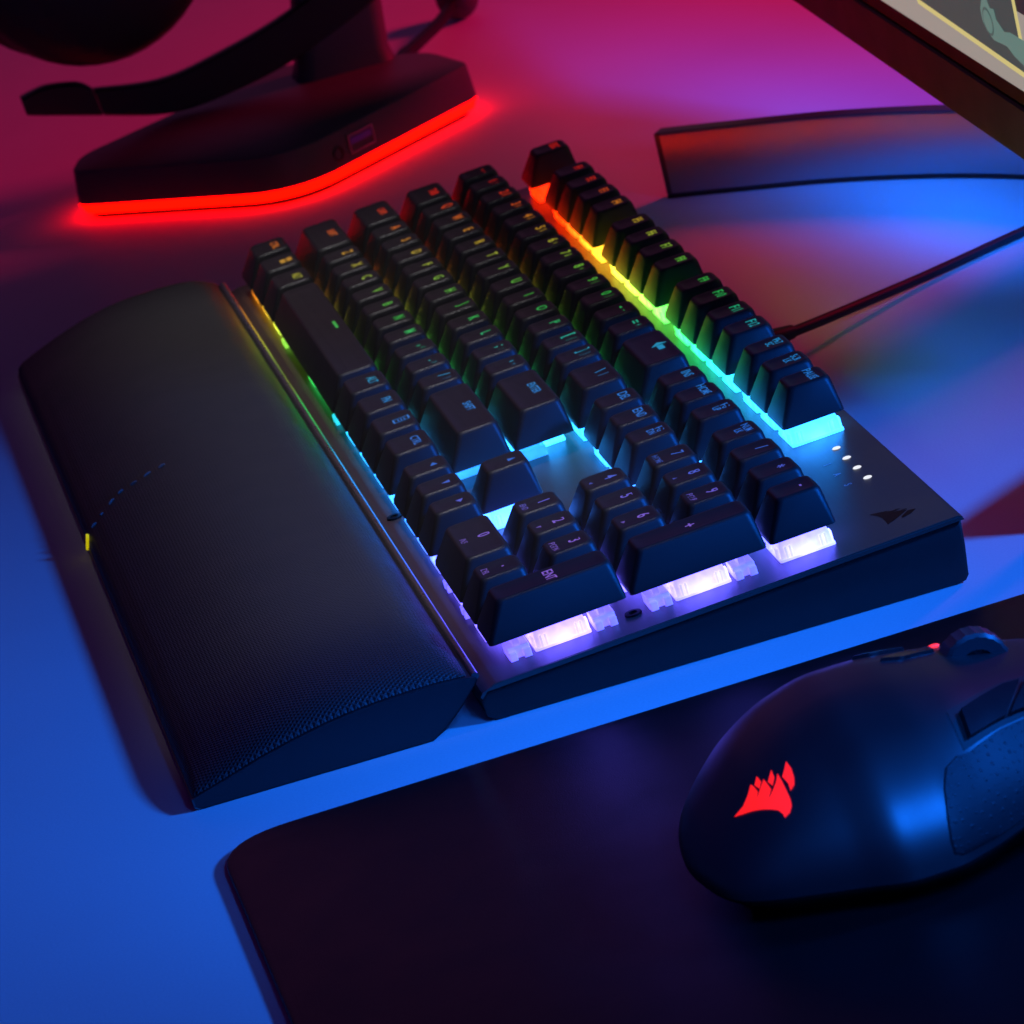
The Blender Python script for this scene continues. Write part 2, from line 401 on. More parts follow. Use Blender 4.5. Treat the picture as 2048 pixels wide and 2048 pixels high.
def keycap(x, y, w, h, main, sub):
    W = w * U - 1.0; D = h * U - 1.0
    x0, x1, y0, y1 = -W / 2, W / 2, -D / 2, D / 2
    bm = bmesh.new()
    secs = [(0, 0, 0, 0, 1.3), (1.2, .18, .30, .10, 1.4), (8.7, 2.75, 4.75, .75, 2.0), (9.35, 3.05, 5.05, 1.0, 2.1), (9.75, 3.45, 5.45, 1.4, 2.1), (9.86, 3.95, 5.95, 1.9, 1.9)]
    rings = [rrect(x0 + sx, x1 - sx, y0 + sf, y1 - sb, r, z) for z, sx, sf, sb, r in secs]
    tx0, tx1, ty0, ty1 = x0 + 3.95, x1 - 3.95, y0 + 5.95, y1 - 1.9
    hw = min(6.0, (tx1 - tx0) / 2); cy = (ty0 + ty1) / 2
    def top(px, py):           # shallow hollow across the finger
        e = max(0, min(1, (min(px - tx0, tx1 - px)) / hw)) if False else 0
        d = min(px - tx0, tx1 - px); e = max(0., min(1., d / 5.0))
        f = min(1., max(0., min(py - ty0, ty1 - py) / 1.2))
        return 9.86 - .42 * math.sin(e * math.pi / 2) * f
    lv = loft(bm, rings)
    prev = lv[-1]
    base = rings[-1]
    cx = 0.0
    for s in (.86, .66, .4):
        ring = []
        for p in base:
            px = p[0] * s if w <= 1.3 else (p[0] - math.copysign(min(abs(p[0]), (1 - s) * 5.5), p[0]))
            py = cy + (p[1] - cy) * s if h == 1 else (p[1] - math.copysign(min(abs(p[1] - cy), (1 - s) * 6), p[1] - cy))
            ring.append(bm.verts.new((px, py, top(px, py))))
        for i in range(len(ring)):
            j = (i + 1) % len(ring)
            bm.faces.new((prev[i], prev[j], ring[j], ring[i]))
        prev = ring
    bm.faces.new(prev)
    def stamp(shape, ox, oy, mi):
        V, F = shape
        vv = [bm.verts.new((v.x + ox, v.y + oy, top(v.x + ox, v.y + oy) + .11)) for v in V]
        for f in F:
            try:
                nf = bm.faces.new([vv[i] for i in f]); nf.material_index = mi
            except ValueError:
                pass
    ym = y0 + 13.3 if h == 1 else y0 + 21.0
    numpad = x >= 18.5 and y < 4
    if main.startswith('@'):
        stamp(symbol(main), 0, ym if main != '@bar' else ym + .8, 1)
    elif len(main) == 1:
        two = sub is not None and not numpad
        big = 5.0 if (main.isalnum() and not two) else (4.6 if main.isalnum() else 5.0)
        ox = -1.7 if two else 0
        if main in '.,;\'`' and two: ox = -1.2
        stamp(text_tris(main, big), ox, ym - (.9 if main in '.,' else 0), 1)
        if two: stamp(text_tris(sub, 3.6), 2.4, ym, 2)
    else:
        sz = 3.0 if '\n' in main else (4.0 if len(main) <= 3 else 3.5)
        if main[0] == 'F' and main[1:].isdigit(): sz = 4.4
        stamp(text_tris(main, sz), 0, ym - (.2 if '\n' in main else 0), 1)
    if numpad and sub:
        if sub.startswith('@'): 
            V, F = symbol(sub); stamp(([v * .62 for v in V], F), 0, y0 + 7.6, 2)
        else: stamp(text_tris(sub, 2.5), 0, y0 + 7.6, 2)
    bmesh.ops.recalc_face_normals(bm, faces=bm.faces)
    o = obj('keycap', bm, [M_KEY, M_LEG, M_LEGS], kb, ((x + w / 2) * U, (y + h / 2) * U, KZ + random.uniform(-.08, .08)), angle=42)
    o.rotation_euler = (math.radians(random.uniform(-.35, .35)), math.radians(random.uniform(-.3, .3)), math.radians(random.uniform(-.25, .25)))
    return o

def switch_mesh():
    bm = bmesh.new()
    rings = [rrect(-7.7, 7.7, -7.6, 7.6, .7, -.3), rrect(-7.7, 7.7, -7.6, 7.6, .7, .6), rrect(-7.2, 7.2, -7.0, 7.0, .6, .8),
             rrect(-6.9, 6.9, -6.9, 6.9, .8, 3.6), rrect(-6.0, 6.0, -6.2, 6.2, 1.0, 6.4), rrect(-5.4, 5.4, -5.6, 5.6, 1.0, 6.7)]
    loft(bm, rings, cap1=True)
    for sx in (-1, 1):          # moulded ribs on the long walls
        for yy in (-5.4, -4.2, 4.2, 5.4):
            box(bm, sx * 7.0 - .45, sx * 7.0 + .45, yy - .3, yy + .3, .6, 3.8, r=.1, bev=.05)
        for yy in (-1, 1):
            box(bm, sx * 4.6 - 1.2, sx * 4.6 + 1.2, yy * 7.2 - .4, yy * 7.2 + .4, .6, 3.2, r=.1, bev=.05)
    return bm
sw0 = obj('switch', switch_mesh(), M_SW, kb)
used = False
def place(o0, x, y, first):
    o = o0 if first else o0.copy()
    if not first:
        COL.objects.link(o)
    o.parent = kb
    o.location = Vector((x, y, PZ)) * MM
    return o
for (x, y, w, h, main, sub) in KEYS:
    keycap(x, y, w, h, main, sub)
    place(sw0, (x + w / 2) * U, (y + h / 2) * U, not used); used = True

# stabilizer clips beside the wide switches
bm = bmesh.new()
box(bm, -3.9, 3.9, -3.0, 3.0, -.2, 3.0, r=.4, bev=.2)
box(bm, 3.6, 5.4, -2.9, -.9, -.2, 2.2, r=.3, bev=.2)
box(bm, 3.6, 5.4, .9, 2.9, -.2, 2.2, r=.3, bev=.2)
box(bm, -2.6, 2.6, -.9, .9, 2.8, 5.6, r=.3, bev=.2)
st0 = obj('stabilizer', bm, M_STAB, kb)
first = True
for cx, cy in ((22 * U, 2 * U * .5 - 11.6), (22 * U, U + 11.6), (22 * U, 3 * U - 11.6), (22 * U, 3 * U + 11.6)):
    place(st0, cx + 3.3, cy, first); first = False
for kx, ky in ((13.875, 2.5), (13.625, 1.5), (14.0, 4.5), (19.5, .5), (1.125, 1.5)):
    for s in (-1, 1):
        o = place(st0, kx * U + s * 11.9, ky * U - 3.3, False); o.rotation_euler.z = -math.pi / 2
for s in (-1, 1):
    o = place(st0, 6.875 * U + s * 50, .5 * U - 3.3, False); o.rotation_euler.z = -math.pi / 2

# plate details: screw, lamps, printed marks, sail emblem
bm = bmesh.new()
n = 20
loft(bm, [[(2.3 * math.cos(2 * math.pi * k / n), 2.3 * math.sin(2 * math.pi * k / n), .02) for k in range(n)],
          [(2.2 * math.cos(2 * math.pi * k / n), 2.2 * math.sin(2 * math.pi * k / n), .5) for k in range(n)],
          [(1.2 * math.cos(2 * math.pi * k / n), 1.2 * math.sin(2 * math.pi * k / n), .55) for k in range(n)],
          [(1.0 * math.cos(2 * math.pi * k / n), 1.0 * math.sin(2 * math.pi * k / n), .1) for k in range(n)]], cap1=True)
sc0 = obj('screw', bm, M_GLOSS, kb)
for i, (sx, sy) in enumerate(((424.6, 38.3), (286.5, 0.0), (9.5, 20))):
    place(sc0, sx, sy, i == 0)
bm = bmesh.new()
loft(bm, [[(1.15 * math.cos(t), 1.2 * math.sin(t), .05) for t in [2 * math.pi * k / 20 for k in range(20)]],
          [(1.0 * math.cos(t), 1.05 * math.sin(t), .22) for t in [2 * math.pi * k / 20 for k in range(20)]]], cap1=True)
led0 = obj('indicator_light', bm, M_WHITE, kb)
for i, lx in enumerate((357.9, 368.0, 378.0, 388.0)):
    place(led0, lx, 113.6, i == 0)
def mark(shape):
    bm = bmesh.new()
    V, F = shape
    vv = [bm.verts.new((v.x, v.y, .06)) for v in V]
    for f in F: bm.faces.new([vv[i] for i in f])
    return bm
for s, lx in (('1', 367.9), ('A', 377.9), ('S', 388.1)):
    place(obj('printed_mark', mark(text_tris(s, 3.0)), M_MARK, kb), lx, 108.0, True)
def poly_face(bm, pts, z):
    es = []
    vs = [bm.verts.new((p[0], p[1], z)) for p in pts]
    for i in range(len(vs)): es.append(bm.edges.new((vs[i], vs[(i + 1) % len(vs)])))
    return bmesh.ops.triangle_fill(bm, edges=es, use_beauty=True)
bm = bmesh.new()
EX, EY = 420.5, 110.5
for pts in ([(415.0, 105.8), (416.0, 108.6), (417.2, 111.0), (417.4, 109.6), (418.0, 111.8), (418.9, 112.9), (419.0, 111.2), (419.9, 113.3), (421.0, 114.5), (423.0, 112.2), (424.9, 109.9), (426.3, 107.6), (423.6, 107.9), (420.5, 107.8), (418.0, 107.2)],
            [(417.5, 112.1), (418.2, 113.4), (418.6, 113.2), (418.1, 112.2)], [(419.2, 113.3), (420.0, 114.8), (420.5, 114.6), (419.8, 113.7)],
            [(421.5, 114.6), (422.3, 116.6), (424.4, 114.6), (425.4, 112.0), (424.2, 112.0)]):
    poly_face(bm, [(p[0] - EX, p[1] - EY) for p in pts], .06)
place(obj('sail_emblem', bm, M_EMB, kb), EX, EY, True)

# keyboard cable, leaves at the back and runs off to the right
bm = bmesh.new()
ca, sa = math.cos(math.atan(.066)), math.sin(math.atan(.066))
def kloc(p): return (p[0], p[1] * ca + p[2] * sa, -p[1] * sa + p[2] * ca)
P = [kloc(p) for p in smooth_path([(229, 122, 12.4), (222.5, 132.5, 10.8), (210, 148.6, 8.3), (191.5, 171.5, 5.0), (174.4, 196.2, 2.6), (156, 231.6, 1.9), (140, 268, 1.8), (118, 330, 1.8), (90, 430, 1.8)], 6)]
tube(bm, P, 1.65, n=14)
tube(bm, [kloc(p) for p in ((230, 120, 12.6), (224.5, 129.5, 11.4), (219, 137, 10.2))], [3.4, 3.0, 2.2], n=14)
cable = obj('cable', bm, M_CABLE, kb)

# ------------------------------------------------------------------ palm rest
pr = empty('palm_rest', (214, -45, 0))
tag(pr, 'long padded black wrist rest with woven cover lying against the keyboard front', 'palm rest')
HY = [-83.2, -82.6, -79, -74, -64, -55, -46.5, -38, -29.5, -22, -17.0, -12.6, -9.6, -8.0]
HZ = [3.4, 5.6, 8.0, 10.2, 14.0, 16.8, 18.6, 19.5, 19.8, 19.6, 18.8, 17.0, 14.6, 12.6]
SZ = [3.2, 3.6, 4.6, 6.0, 8.9, 11.0, 12.6, 13.7, 14.3, 14.5, 14.5, 14.3, 14.0, 12.4]
bm = bmesh.new()
X0, X1 = -9.3, 437.0
yy = []
for k in range(61):
    t = k / 60
    yy.append(HY[0] + (HY[-1] - HY[0]) * (0.5 - 0.5 * math.cos(math.pi * t)))
hz = [pchip(y, HY, HZ) for y in yy]; sz = [pchip(y, HY, SZ) for y in yy]
xs = [X0 + e for e in (0, .25, .8, 1.6, 3, 5, 8, 12, 17, 24, 34)] + [X0 + 34 + (X1 - X0 - 68) * k / 40 for k in range(1, 40)] + [X1 - e for e in (34, 24, 17, 12, 8, 5, 3, 1.6, .8, .25, 0)]
def end_f(x):
    a = min(1., max(0., (x - X0) / 11.)); b = min(1., max(0., (X1 - x) / 30.))
    return math.sqrt(max(0, 1 - (1 - a) ** 2)) * math.sqrt(max(0, 1 - (1 - b) ** 2))
def plan_y(x, y):              # the far front corner is rounded in plan as well
    a = min(1., max(0., (x - X0) / 9.)); q = 1 - math.sqrt(max(0, 1 - (1 - a) ** 2))
    w_ = min(1., max(0., (-y - 45) / 38.))
    return y + 7.5 * q * w_
rings = []
for x in xs:
    f = end_f(x)
    rings.append([(x - 214, plan_y(x, y) + 45, s_ + (h - s_) * f) for y, h, s_ in zip(yy, hz, sz)])
loft(bm, rings, close=False)
cush = obj('cushion', bm, M_PAD, pr, angle=60)
def pad_z(x, y):
    return pchip(y, HY, SZ) + (pchip(y, HY, HZ) - pchip(y, HY, SZ)) * end_f(x)
bm = bmesh.new()
endp = [(-82.0, 0), (-83.4, .8), (-83.5, 3.2)] + [(y, z - .15) for y, z in zip(HY[1:-1], SZ[1:-1])] + [(-7.2, 13.2), (-6.7, 12.8), (-7.4, 11.6), (-12.5, 6.4), (-17.4, 2.4), (-20.6, .4), (-21.5, 0)]
rings = []
for x, e in ((X0 + .2, .8), (X0 + .8, .3), (X0 + 2.5, 0), (X0 + 5, 0), (X0 + 9, 0), (X1 + .9, 0), (X1 + .6, .5)):
    rings.append([(x - 214, plan_y(x, y) + 45 + (-.5 if y > -15 else .5 if y < -80 else 0) * (e > 0), max(0, z - e * (z > 1))) for y, z in endp])
loft(bm, rings, cap0=True, cap1=True)
obj('base', bm, M_PADBASE, pr, angle=30)
bm = bmesh.new()               # rear piping that catches the key light
tube(bm, [(x - 214, -7.0 + 45, 13.1) for x in (X0 + 2.5, 60, 140, 220, 300, 380, X1 - .5)], 1.0, n=12)
obj('piping', bm, M_PIPE, pr)
bm = bmesh.new()               # run of stitches over the front edge
for a_, b_ in (((206.2, -80.7), (205.4, -79.1)), ((202.4, -77.0), (201.8, -76.3)), ((198.6, -73.6), (196.9, -71.8)), ((195.3, -69.9), (194.9, -68.3)), ((195.4, -65.6), (195.9, -63.7)), ((195.8, -61.1), (195.5, -58.9)), ((196.0, -56.2), (196.1, -54.2))):
    pts = []
    for k in range(5):
        x = a_[0] + (b_[0] - a_[0]) * k / 4; y = a_[1] + (b_[1] - a_[1]) * k / 4
        pts.append((x - 214, y + 45, pad_z(x, y) + .10 + .22 * math.sin(math.pi * k / 4)))
    tube(bm, pts, .36, n=6)
obj('stitching', bm, M_STITCH, pr)
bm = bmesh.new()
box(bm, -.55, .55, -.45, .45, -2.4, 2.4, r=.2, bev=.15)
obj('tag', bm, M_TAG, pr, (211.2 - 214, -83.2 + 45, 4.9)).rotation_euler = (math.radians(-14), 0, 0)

# ------------------------------------------------------------------ mouse mat
mm = bmesh.new()
a = math.radians(2.1)
def mpt(u, v):                 # u along the left edge direction, v away from the palm rest
    return (468.0 + u * math.cos(a) + (-(v)) * math.sin(a), -81.8 + u * math.sin(a) * .0 + v)
outline = round_poly([(468.2, -81.8), (930, -81.0), (930, 330), (452.8, 330)], [19, 14, 14, 14], 10)
prism(mm, outline, .15, 2.1, bev=.5)
for v in mm.verts:
    v.co -= Vector((690, 120, 0))
tag(obj('mouse_mat', mm, M_MAT, None, (690, 120, 0), angle=50), 'dark cloth mouse mat with rounded corner beside the keyboard end', 'mouse mat')

# ------------------------------------------------------------------ mouse
MY = [11.3, 11.8, 12.6, 13.9, 16.1, 18.9, 23.6, 30.1, 41.3, 52.5, 62.0, 70.0, 82.0, 100.0, 118.0, 128.0, 131.5]
MXR = [584.7, 588.6, 593.5, 598.9, 604.1, 607.3, 610.3, 613.1, 617.4, 621.7, 621.9, 619.9, 614.0, 606.4, 602.4, 597.4, 587.4]
MXL = [580.0, 575.0, 569.1, 564.1, 558.7, 554.4, 549.1, 544.4, 540.4, 539.5, 539.8, 540.3, 541.8, 544.3, 547.3, 553.3, 564.3]
MH = [10.5, 12, 13.6, 15.4, 18, 20.6, 24.8, 30, 36, 39.2, 39.4, 38.5, 36, 32, 26, 19.9, 12.5]
MZ = [9, 9, 9, 9, 9, 9, 9, 9, 9, 9, 9.3, 10, 11, 12, 12, 10, 9]
MO = Vector((578, 70, 2.1))
def S(y, th):
    xr = pchip(y, MY, MXR); xl = pchip(y, MY, MXL); H = pchip(y, MY, MH); z0 = pchip(y, MY, MZ)
    c = math.cos(th); s = math.sin(th); xc = (xr + xl) / 2 - 1.5
    aa = (xr - xc) if c > 0 else (xc - xl)
    pw = .8 + (.32 * math.exp(-((y - 48) / 20) ** 2) if c > 0 else 0)
    x = xc + aa * math.copysign(abs(c) ** pw, c); z = z0 + (H - z0) * abs(s) ** .86
    if c > 0:
        w = math.exp(-((y - 92) / 26) ** 2) * 4.5 + math.exp(-((y - 58) / 22) ** 2) * 1.5
        x -= w * math.sin(2 * th) ** 2 * abs(c) ** .3
    return Vector((x, y, z))
def SN(y, th, off=0.0):
    y = max(MY[0] + .05, min(MY[-1] - .05, y)); th = max(.012, min(math.pi - .012, th))
    p = S(y, th)
    n = (S(y, th + .01) - S(y, th - .01)).cross(S(y + .05, th) - S(y - .05, th))
    if n.length > 0: n.normalize()
    if n.dot(p - Vector((579, y, 5))) < 0: n = -n
    return p + n * off - MO
ms = empty('mouse', (MO.x, MO.y, MO.z))
tag(ms, 'black computer mouse with glowing red sail emblem on the dark mat', 'mouse')
bm = bmesh.new()
ny, nt_ = 90, 60
ysl = [MY[0] + (MY[-1] - MY[0]) * (k / ny) ** 1.5 for k in range(ny + 1)]
rings = [[S(y, math.pi * j / nt_) - MO for j in range(nt_ + 1)] for y in ysl]
loft(bm, rings, close=False)
bm.faces.new([bm.verts.new(p) for p in rings[0]]); bm.faces.new([bm.verts.new(p) for p in rings[-1]])
bmesh.ops.remove_doubles(bm, verts=bm.verts, dist=.001)
bmesh.ops.recalc_face_normals(bm, faces=bm.faces)
obj('shell', bm, M_MOUSE, ms, angle=70)
bm = bmesh.new()               # base under the shell
right = [(pchip(y, MY, MXR), y, pchip(y, MY, MZ)) for y in ysl]; left = [(pchip(y, MY, MXL), y, pchip(y, MY, MZ)) for y in reversed(ysl)]
loop = right + left
def shrink(lp, d, z, zk):
    out = []
    for x, y, zz in lp:
        cx, cy = 579, 70
        v = Vector((x - cx, y - cy)); f = max(0, 1 - d / max(1, v.length))
        out.append(Vector((cx + v.x * f, cy + v.y * f, z if zk == 0 else zz - zk)) - MO)
    return out
loft(bm, [shrink(loop, .15, 0, .02), shrink(loop, .5, 0, 1.0), shrink(loop, 4.0, 0, 3.2), shrink(loop, 9.0, 3.2, 0), shrink(loop, 9.6, 2.2, 0)], cap1=True)
bmesh.ops.recalc_face_normals(bm, faces=bm.faces)
obj('base', bm, M_MBASE, ms, angle=60)
def patch(name, poly, off, material, cuts=3, thick=0.0, parent=None):
    """piece that follows the shell: outline given on the shell (distance along, angle across)"""
    bm = bmesh.new()
    poly_face(bm, [(p[0], p[1] * 30) for p in poly], 0)
    for _ in range(cuts):
        bmesh.ops.subdivide_edges(bm, edges=[e for e in bm.edges], cuts=1, use_grid_fill=True)
    if thick:
        r = bmesh.ops.extrude_face_region(bm, geom=bm.faces[:])
        up = {v for v in r['geom'] if isinstance(v, bmesh.types.BMVert)}
        cy = sum(p[0] for p in poly) / len(poly); ct = sum(p[1] for p in poly) / len(poly)
        for v in bm.verts:
            if v in up:
                v.co = SN(cy + (v.co.x - cy) * .965, ct + (v.co.y / 30 - ct) * .955, off)
            else:
                v.co = SN(v.co.x, v.co.y / 30, off - thick)
    else:
        for v in bm.verts: v.co = SN(v.co.x, v.co.y / 30, off)
    bmesh.ops.recalc_face_normals(bm, faces=bm.faces)
    return obj(name, bm, material, parent or ms, angle=50)
LG = [[(22.21, 1.16), (24.63, 1.155), (26.48, 1.195), (27.88, 1.247), (28.21, 1.196), (28.39, 1.12), (27.67, 1.079), (28.64, 1.11), (29.82, 1.148), (30.5, 1.17), (30.7, 1.104), (30.89, 1.031), (29.6, .977), (30.94, 1.009), (32.35, 1.051), (33.42, 1.106), (33.49, 1.024), (33.45, .914), (33.41, .83), (33.12, .777), (32.21, .734), (30.86, .723), (30.84, .764), (30.27, .819), (29.04, .876), (27.4, .948), (25.73, 1.018), (23.89, 1.088)],
      [(29.65, 1.253), (29.87, 1.17), (28.92, 1.127), (28.43, 1.202)], [(32.7, 1.182), (32.51, 1.097), (31.42, 1.047), (30.97, 1.114)],
      [(36.08, 1.136), (36.31, 1.054), (35.99, .971), (35.37, .914), (34.16, .891), (34.38, .958), (33.93, 1.048), (34.87, 1.084)]]
bm = bmesh.new()
for pl in LG:
    poly_face(bm, [(p[0], p[1] * 20) for p in pl], 0)
bmesh.ops.subdivide_edges(bm, edges=bm.edges[:], cuts=2, use_grid_fill=True)
for v in bm.verts: v.co = SN(v.co.x, v.co.y / 20, .14)
bmesh.ops.recalc_face_normals(bm, faces=bm.faces)
obj('sail_emblem', bm, M_LOGO, ms, smooth=False)
patch('side_grip', [(65.4, .603), (63.4, .48), (61.9, .30), (61.1, .15), (61.2, .06), (63, .035), (74, .03), (100, .03), (118, .05), (124, .3), (118, .62), (104, .74), (88.5, .75), (81.9, .735), (75.9, .685), (72.5, .655), (69, .66)], .35, M_GRIP, cuts=3, thick=.7)
patch('button_recess', [(71.6, 1.03), (71.4, .67), (82, .745), (88.5, .765), (104, .78), (115, .82), (114, 1.18), (103, 1.27), (92.7, 1.245), (86.5, 1.22), (79, 1.12)], .12, M_HOLE, cuts=2)
patch('side_button', [(74.0, .985), (73.3, .735), (82.0, .79), (83.8, .80), (88.0, 1.0), (91.0, 1.16), (86.5, 1.15), (79.5, 1.06)], 1.5, M_BUTTON, cuts=2, thick=1.6)
patch('side_button', [(84.6, .805), (88.5, .815), (103, .83), (112, .86), (111, 1.13), (103, 1.21), (92.2, 1.17), (89.0, 1.0)], 1.5, M_BUTTON, cuts=2, thick=1.6)
for pl in ([(62, 2.0), (66, 2.03), (74, 2.06), (74, 1.97), (66, 1.95)], [(66, 1.74), (71, 1.80), (79, 1.86), (79, 1.76), (71, 1.70)]):
    patch('top_button', pl, .8, M_BUTTON, cuts=2, thick=.9)
for yy_, th in ((80.6, 1.95), (83.0, 1.74)):
    bm = bmesh.new()
    bmesh.ops.create_uvsphere(bm, u_segments=12, v_segments=8, radius=.9)
    for v in bm.verts: v.co = Vector((v.co.x * .8, v.co.y * 1.6, v.co.z * .6))
    obj('status_light', bm, M_RLED, ms, SN(yy_, th, .3))
bm = bmesh.new()               # scroll wheel with ribs, axis across the mouse
nw = 44
def wr(x, r): return [(x, r * math.cos(2 * math.pi * k / nw) * (1 - .03 * (k % 2)), r * math.sin(2 * math.pi * k / nw) * (1 - .03 * (k % 2))) for k in range(nw)]
loft(bm, [wr(-3.6, 4.4), wr(-3.4, 7.2), wr(-2.6, 8.0), wr(2.6, 8.0), wr(3.4, 7.2), wr(3.6, 4.4), wr(2.4, 4.0)], cap0=True, cap1=True)
bmesh.ops.recalc_face_normals(bm, faces=bm.faces)
obj('scroll_wheel', bm, mat('wheel_rubber', (.03, .03, .035), .42), ms, (569 - MO.x, 87 - MO.y, 29.6), angle=25)

# ------------------------------------------------------------------ headset stand with red light strip
hs = empty('headset_stand', (-215, 50, 0))
HO = Vector((-215, 50, 0))
tag(hs, 'black headset stand base edged with a glowing red strip', 'headset stand')
def rel(poly): return [(p[0] - HO.x, p[1] - HO.y) for p in poly]
plan = rel([(-211.5, -37.5), (-137.5, 39.5), (-210.5, 127.0), (-252, 118), (-304, 62), (-236, -31)])
ro = round_poly(plan, [7, 26, 7, 10, 14, 9], 8)
bm = bmesh.new(); prism(bm, ro, 6.6, 20.2, bev=1.0, inset=1.2)
obj('base', bm, M_STAND, hs, angle=35)
bm = bmesh.new()
def offset_poly(poly, d):
    c = Vector((sum(p[0] for p in poly) / len(poly), sum(p[1] for p in poly) / len(poly)))
    return [tuple(c + (Vector(p) - c) * (1 - d / (Vector(p) - c).length)) for p in poly]
loft(bm, [[(x, y, z) for x, y in offset_poly(ro, d)] for d, z in ((2.6, 2.3), (1.7, 2.5), (.15, 5.6), (.05, 6.1), (.3, 6.55))], cap0=True, cap1=True)
obj('light_strip', bm, M_RED, hs, angle=35)
def offset_poly(poly, d):
    c = Vector((sum(p[0] for p in poly) / len(poly), sum(p[1] for p in poly) / len(poly)))
    return [tuple(c + (Vector(p) - c) * (1 - d / (Vector(p) - c).length)) for p in poly]
bm = bmesh.new(); prism(bm, offset_poly(ro, 5), .2, 2.55, bev=.2)
obj('foot_pad', bm, M_HOLE, hs)
# ports in the sloping side wall that faces the keyboard
A = Vector((-137.5 - HO.x, 39.5 - HO.y, 0)); B = Vector((-210.5 - HO.x, 127 - HO.y, 0))
dirv = (B - A).normalized(); nrm = Vector((dirv.y, -dirv.x, 0)); nrm = nrm if nrm.x > 0 else -nrm
def port_at(dist, z): return A + dirv * dist + nrm * (-.75) + Vector((0, 0, z))
ang = math.atan2(dirv.y, dirv.x)
bm = bmesh.new()
for x0, x1, z0, z1 in ((-7.4, 7.4, 3.0, 3.6), (-7.4, 7.4, -3.6, -3.0), (-7.4, -6.8, -3, 3), (6.8, 7.4, -3, 3)):
    box(bm, x0, x1, -.9, .9, z0, z1, r=.1, bev=.08)
box(bm, -6.8, 6.8, .3, .9, -3, 3, r=.1, bev=.05, mat=1)
pp = obj('usb_port', bm, [M_PORT, M_HOLE], hs, port_at(41.5, 13.2)); pp.rotation_euler = (0, 0, ang)
bm = bmesh.new(); box(bm, -6.2, 6.2, -.7, .6, -.2, 2.2, r=.1, bev=.08)
t_ = obj('port_tongue', bm, M_TONGUE, pp)
bm = bmesh.new()
loft(bm, [[(2.9 * math.cos(t), -.6, 2.9 * math.sin(t)) for t in [2 * math.pi * k / 20 for k in range(20)]], [(2.3 * math.cos(t), -.75, 2.3 * math.sin(t)) for t in [2 * math.pi * k / 20 for k in range(20)]],
          [(1.9 * math.cos(t), .2, 1.9 * math.sin(t)) for t in [2 * math.pi * k / 20 for k in range(20)]]], cap1=True)
pj = obj('audio_jack', bm, M_HOLE, hs, port_at(27.5, 12.0)); pj.rotation_euler = (0, 0, ang)
# column rising out of the base
bm = bmesh.new()
def colring(z, y0, y1, x0, x1): return rrect(x0 - HO.x, x1 - HO.x, y0 - HO.y, y1 - HO.y, 7, z, 6)
loft(bm, [colring(20.0, 63, 104, -279, -253), colring(26, 65, 103, -277, -255), colring(60, 71, 106, -275, -257), colring(120, 78, 112, -274, -258), (colring(262, 80, 110, -273, -259)), colring(268, 84, 106, -270, -262)], cap0=True, cap1=True)
obj('column', bm, M_STAND, hs, angle=40)
bm = bmesh.new()               # hook plate that the headband hangs on
box(bm, -285 - HO.x, -245 - HO.x, 30 - HO.y, 112 - HO.y, 258, 266, r=6, bev=2)
obj('hook', bm, M_STAND, hs)
bm = bmesh.new()               # thin lead from the back of the base to its plug
P = smooth_path([(-246, 104, 13), (-270, 107, 15.5), (-296.2, 118.1, 14), (-326.5, 128.7, 11), (-353.5, 139, 9), (-386, 152, 9)], 6)
tube(bm, [tuple(Vector(p) - HO) for p in P], 2.6, n=12)
tube(bm, [tuple(Vector(p) - HO) for p in ((-246, 103, 13), (-262, 105.5, 14.5), (-282, 112, 15))], [5.0, 4.6, 3.2], n=14)
obj('cable', bm, M_CABLE, hs)
bm = bmesh.new()
bmesh.ops.create_uvsphere(bm, u_segments=28, v_segments=18, radius=9.4)
for v in bm.verts: v.co = Vector((v.co.x * 1.25, v.co.y, v.co.z * 1.05))
obj('cable_plug', bm, M_STAND, hs, (-390 - HO.x, 154 - HO.y, 9.9))

# ------------------------------------------------------------------ headset hanging on the stand
hd = empty('headset', (-262, 30, 20))
HD = Vector((-262, 30, 20))
tag(hd, 'black gaming headset with boom microphone hanging on the stand', 'headset')
def cup(name, cy, cz, ry, rz, tx, material, xc):
    bm = bmesh.new()
    rings = []
    n = 48
    for k, (f, x) in enumerate(((.0001, -1.0), (.45, -1.0), (.78, -.94), (.93, -.72), (1.0, -.3), (1.0, .3), (.93, .72), (.78, .94), (.45, 1.0), (.0001, 1.0))):
        rings.append([(xc + x * tx - HD.x, cy + ry * f * math.cos(2 * math.pi * j / n) - HD.y, cz + rz * f * math.sin(2 * math.pi * j / n) - HD.z) for j in range(n)])
    loft(bm, rings)
    bmesh.ops.recalc_face_normals(bm, faces=bm.faces)
    return obj(name, bm, material, hd, angle=50)
cup('ear_cup', -6, 101, 51, 52, 15, M_HEAD, -257)
cup('ear_cushion', -15, 99, 47, 49, 9, M_HEAD, -281)
cup('ear_cup', 96, 104, 53, 55, 15, M_HEAD, -262)
cup('ear_cushion', 90, 104, 47, 50, 9, M_HEAD, -286)
bm = bmesh.new()               # boom: flat bent arm, from the right cup down to the tip at the left
top = smooth_path([(-16.5, 39.6, 0), (9.5, 36.2, 0), (33, 39.7, 0), (66, 48.8, 0), (105, 66, 0)], 6)
low = smooth_path([(-15.0, 28.6, 0), (9.5, 22.6, 0), (33, 23.6, 0), (66, 30.8, 0), (108, 48, 0)], 6)
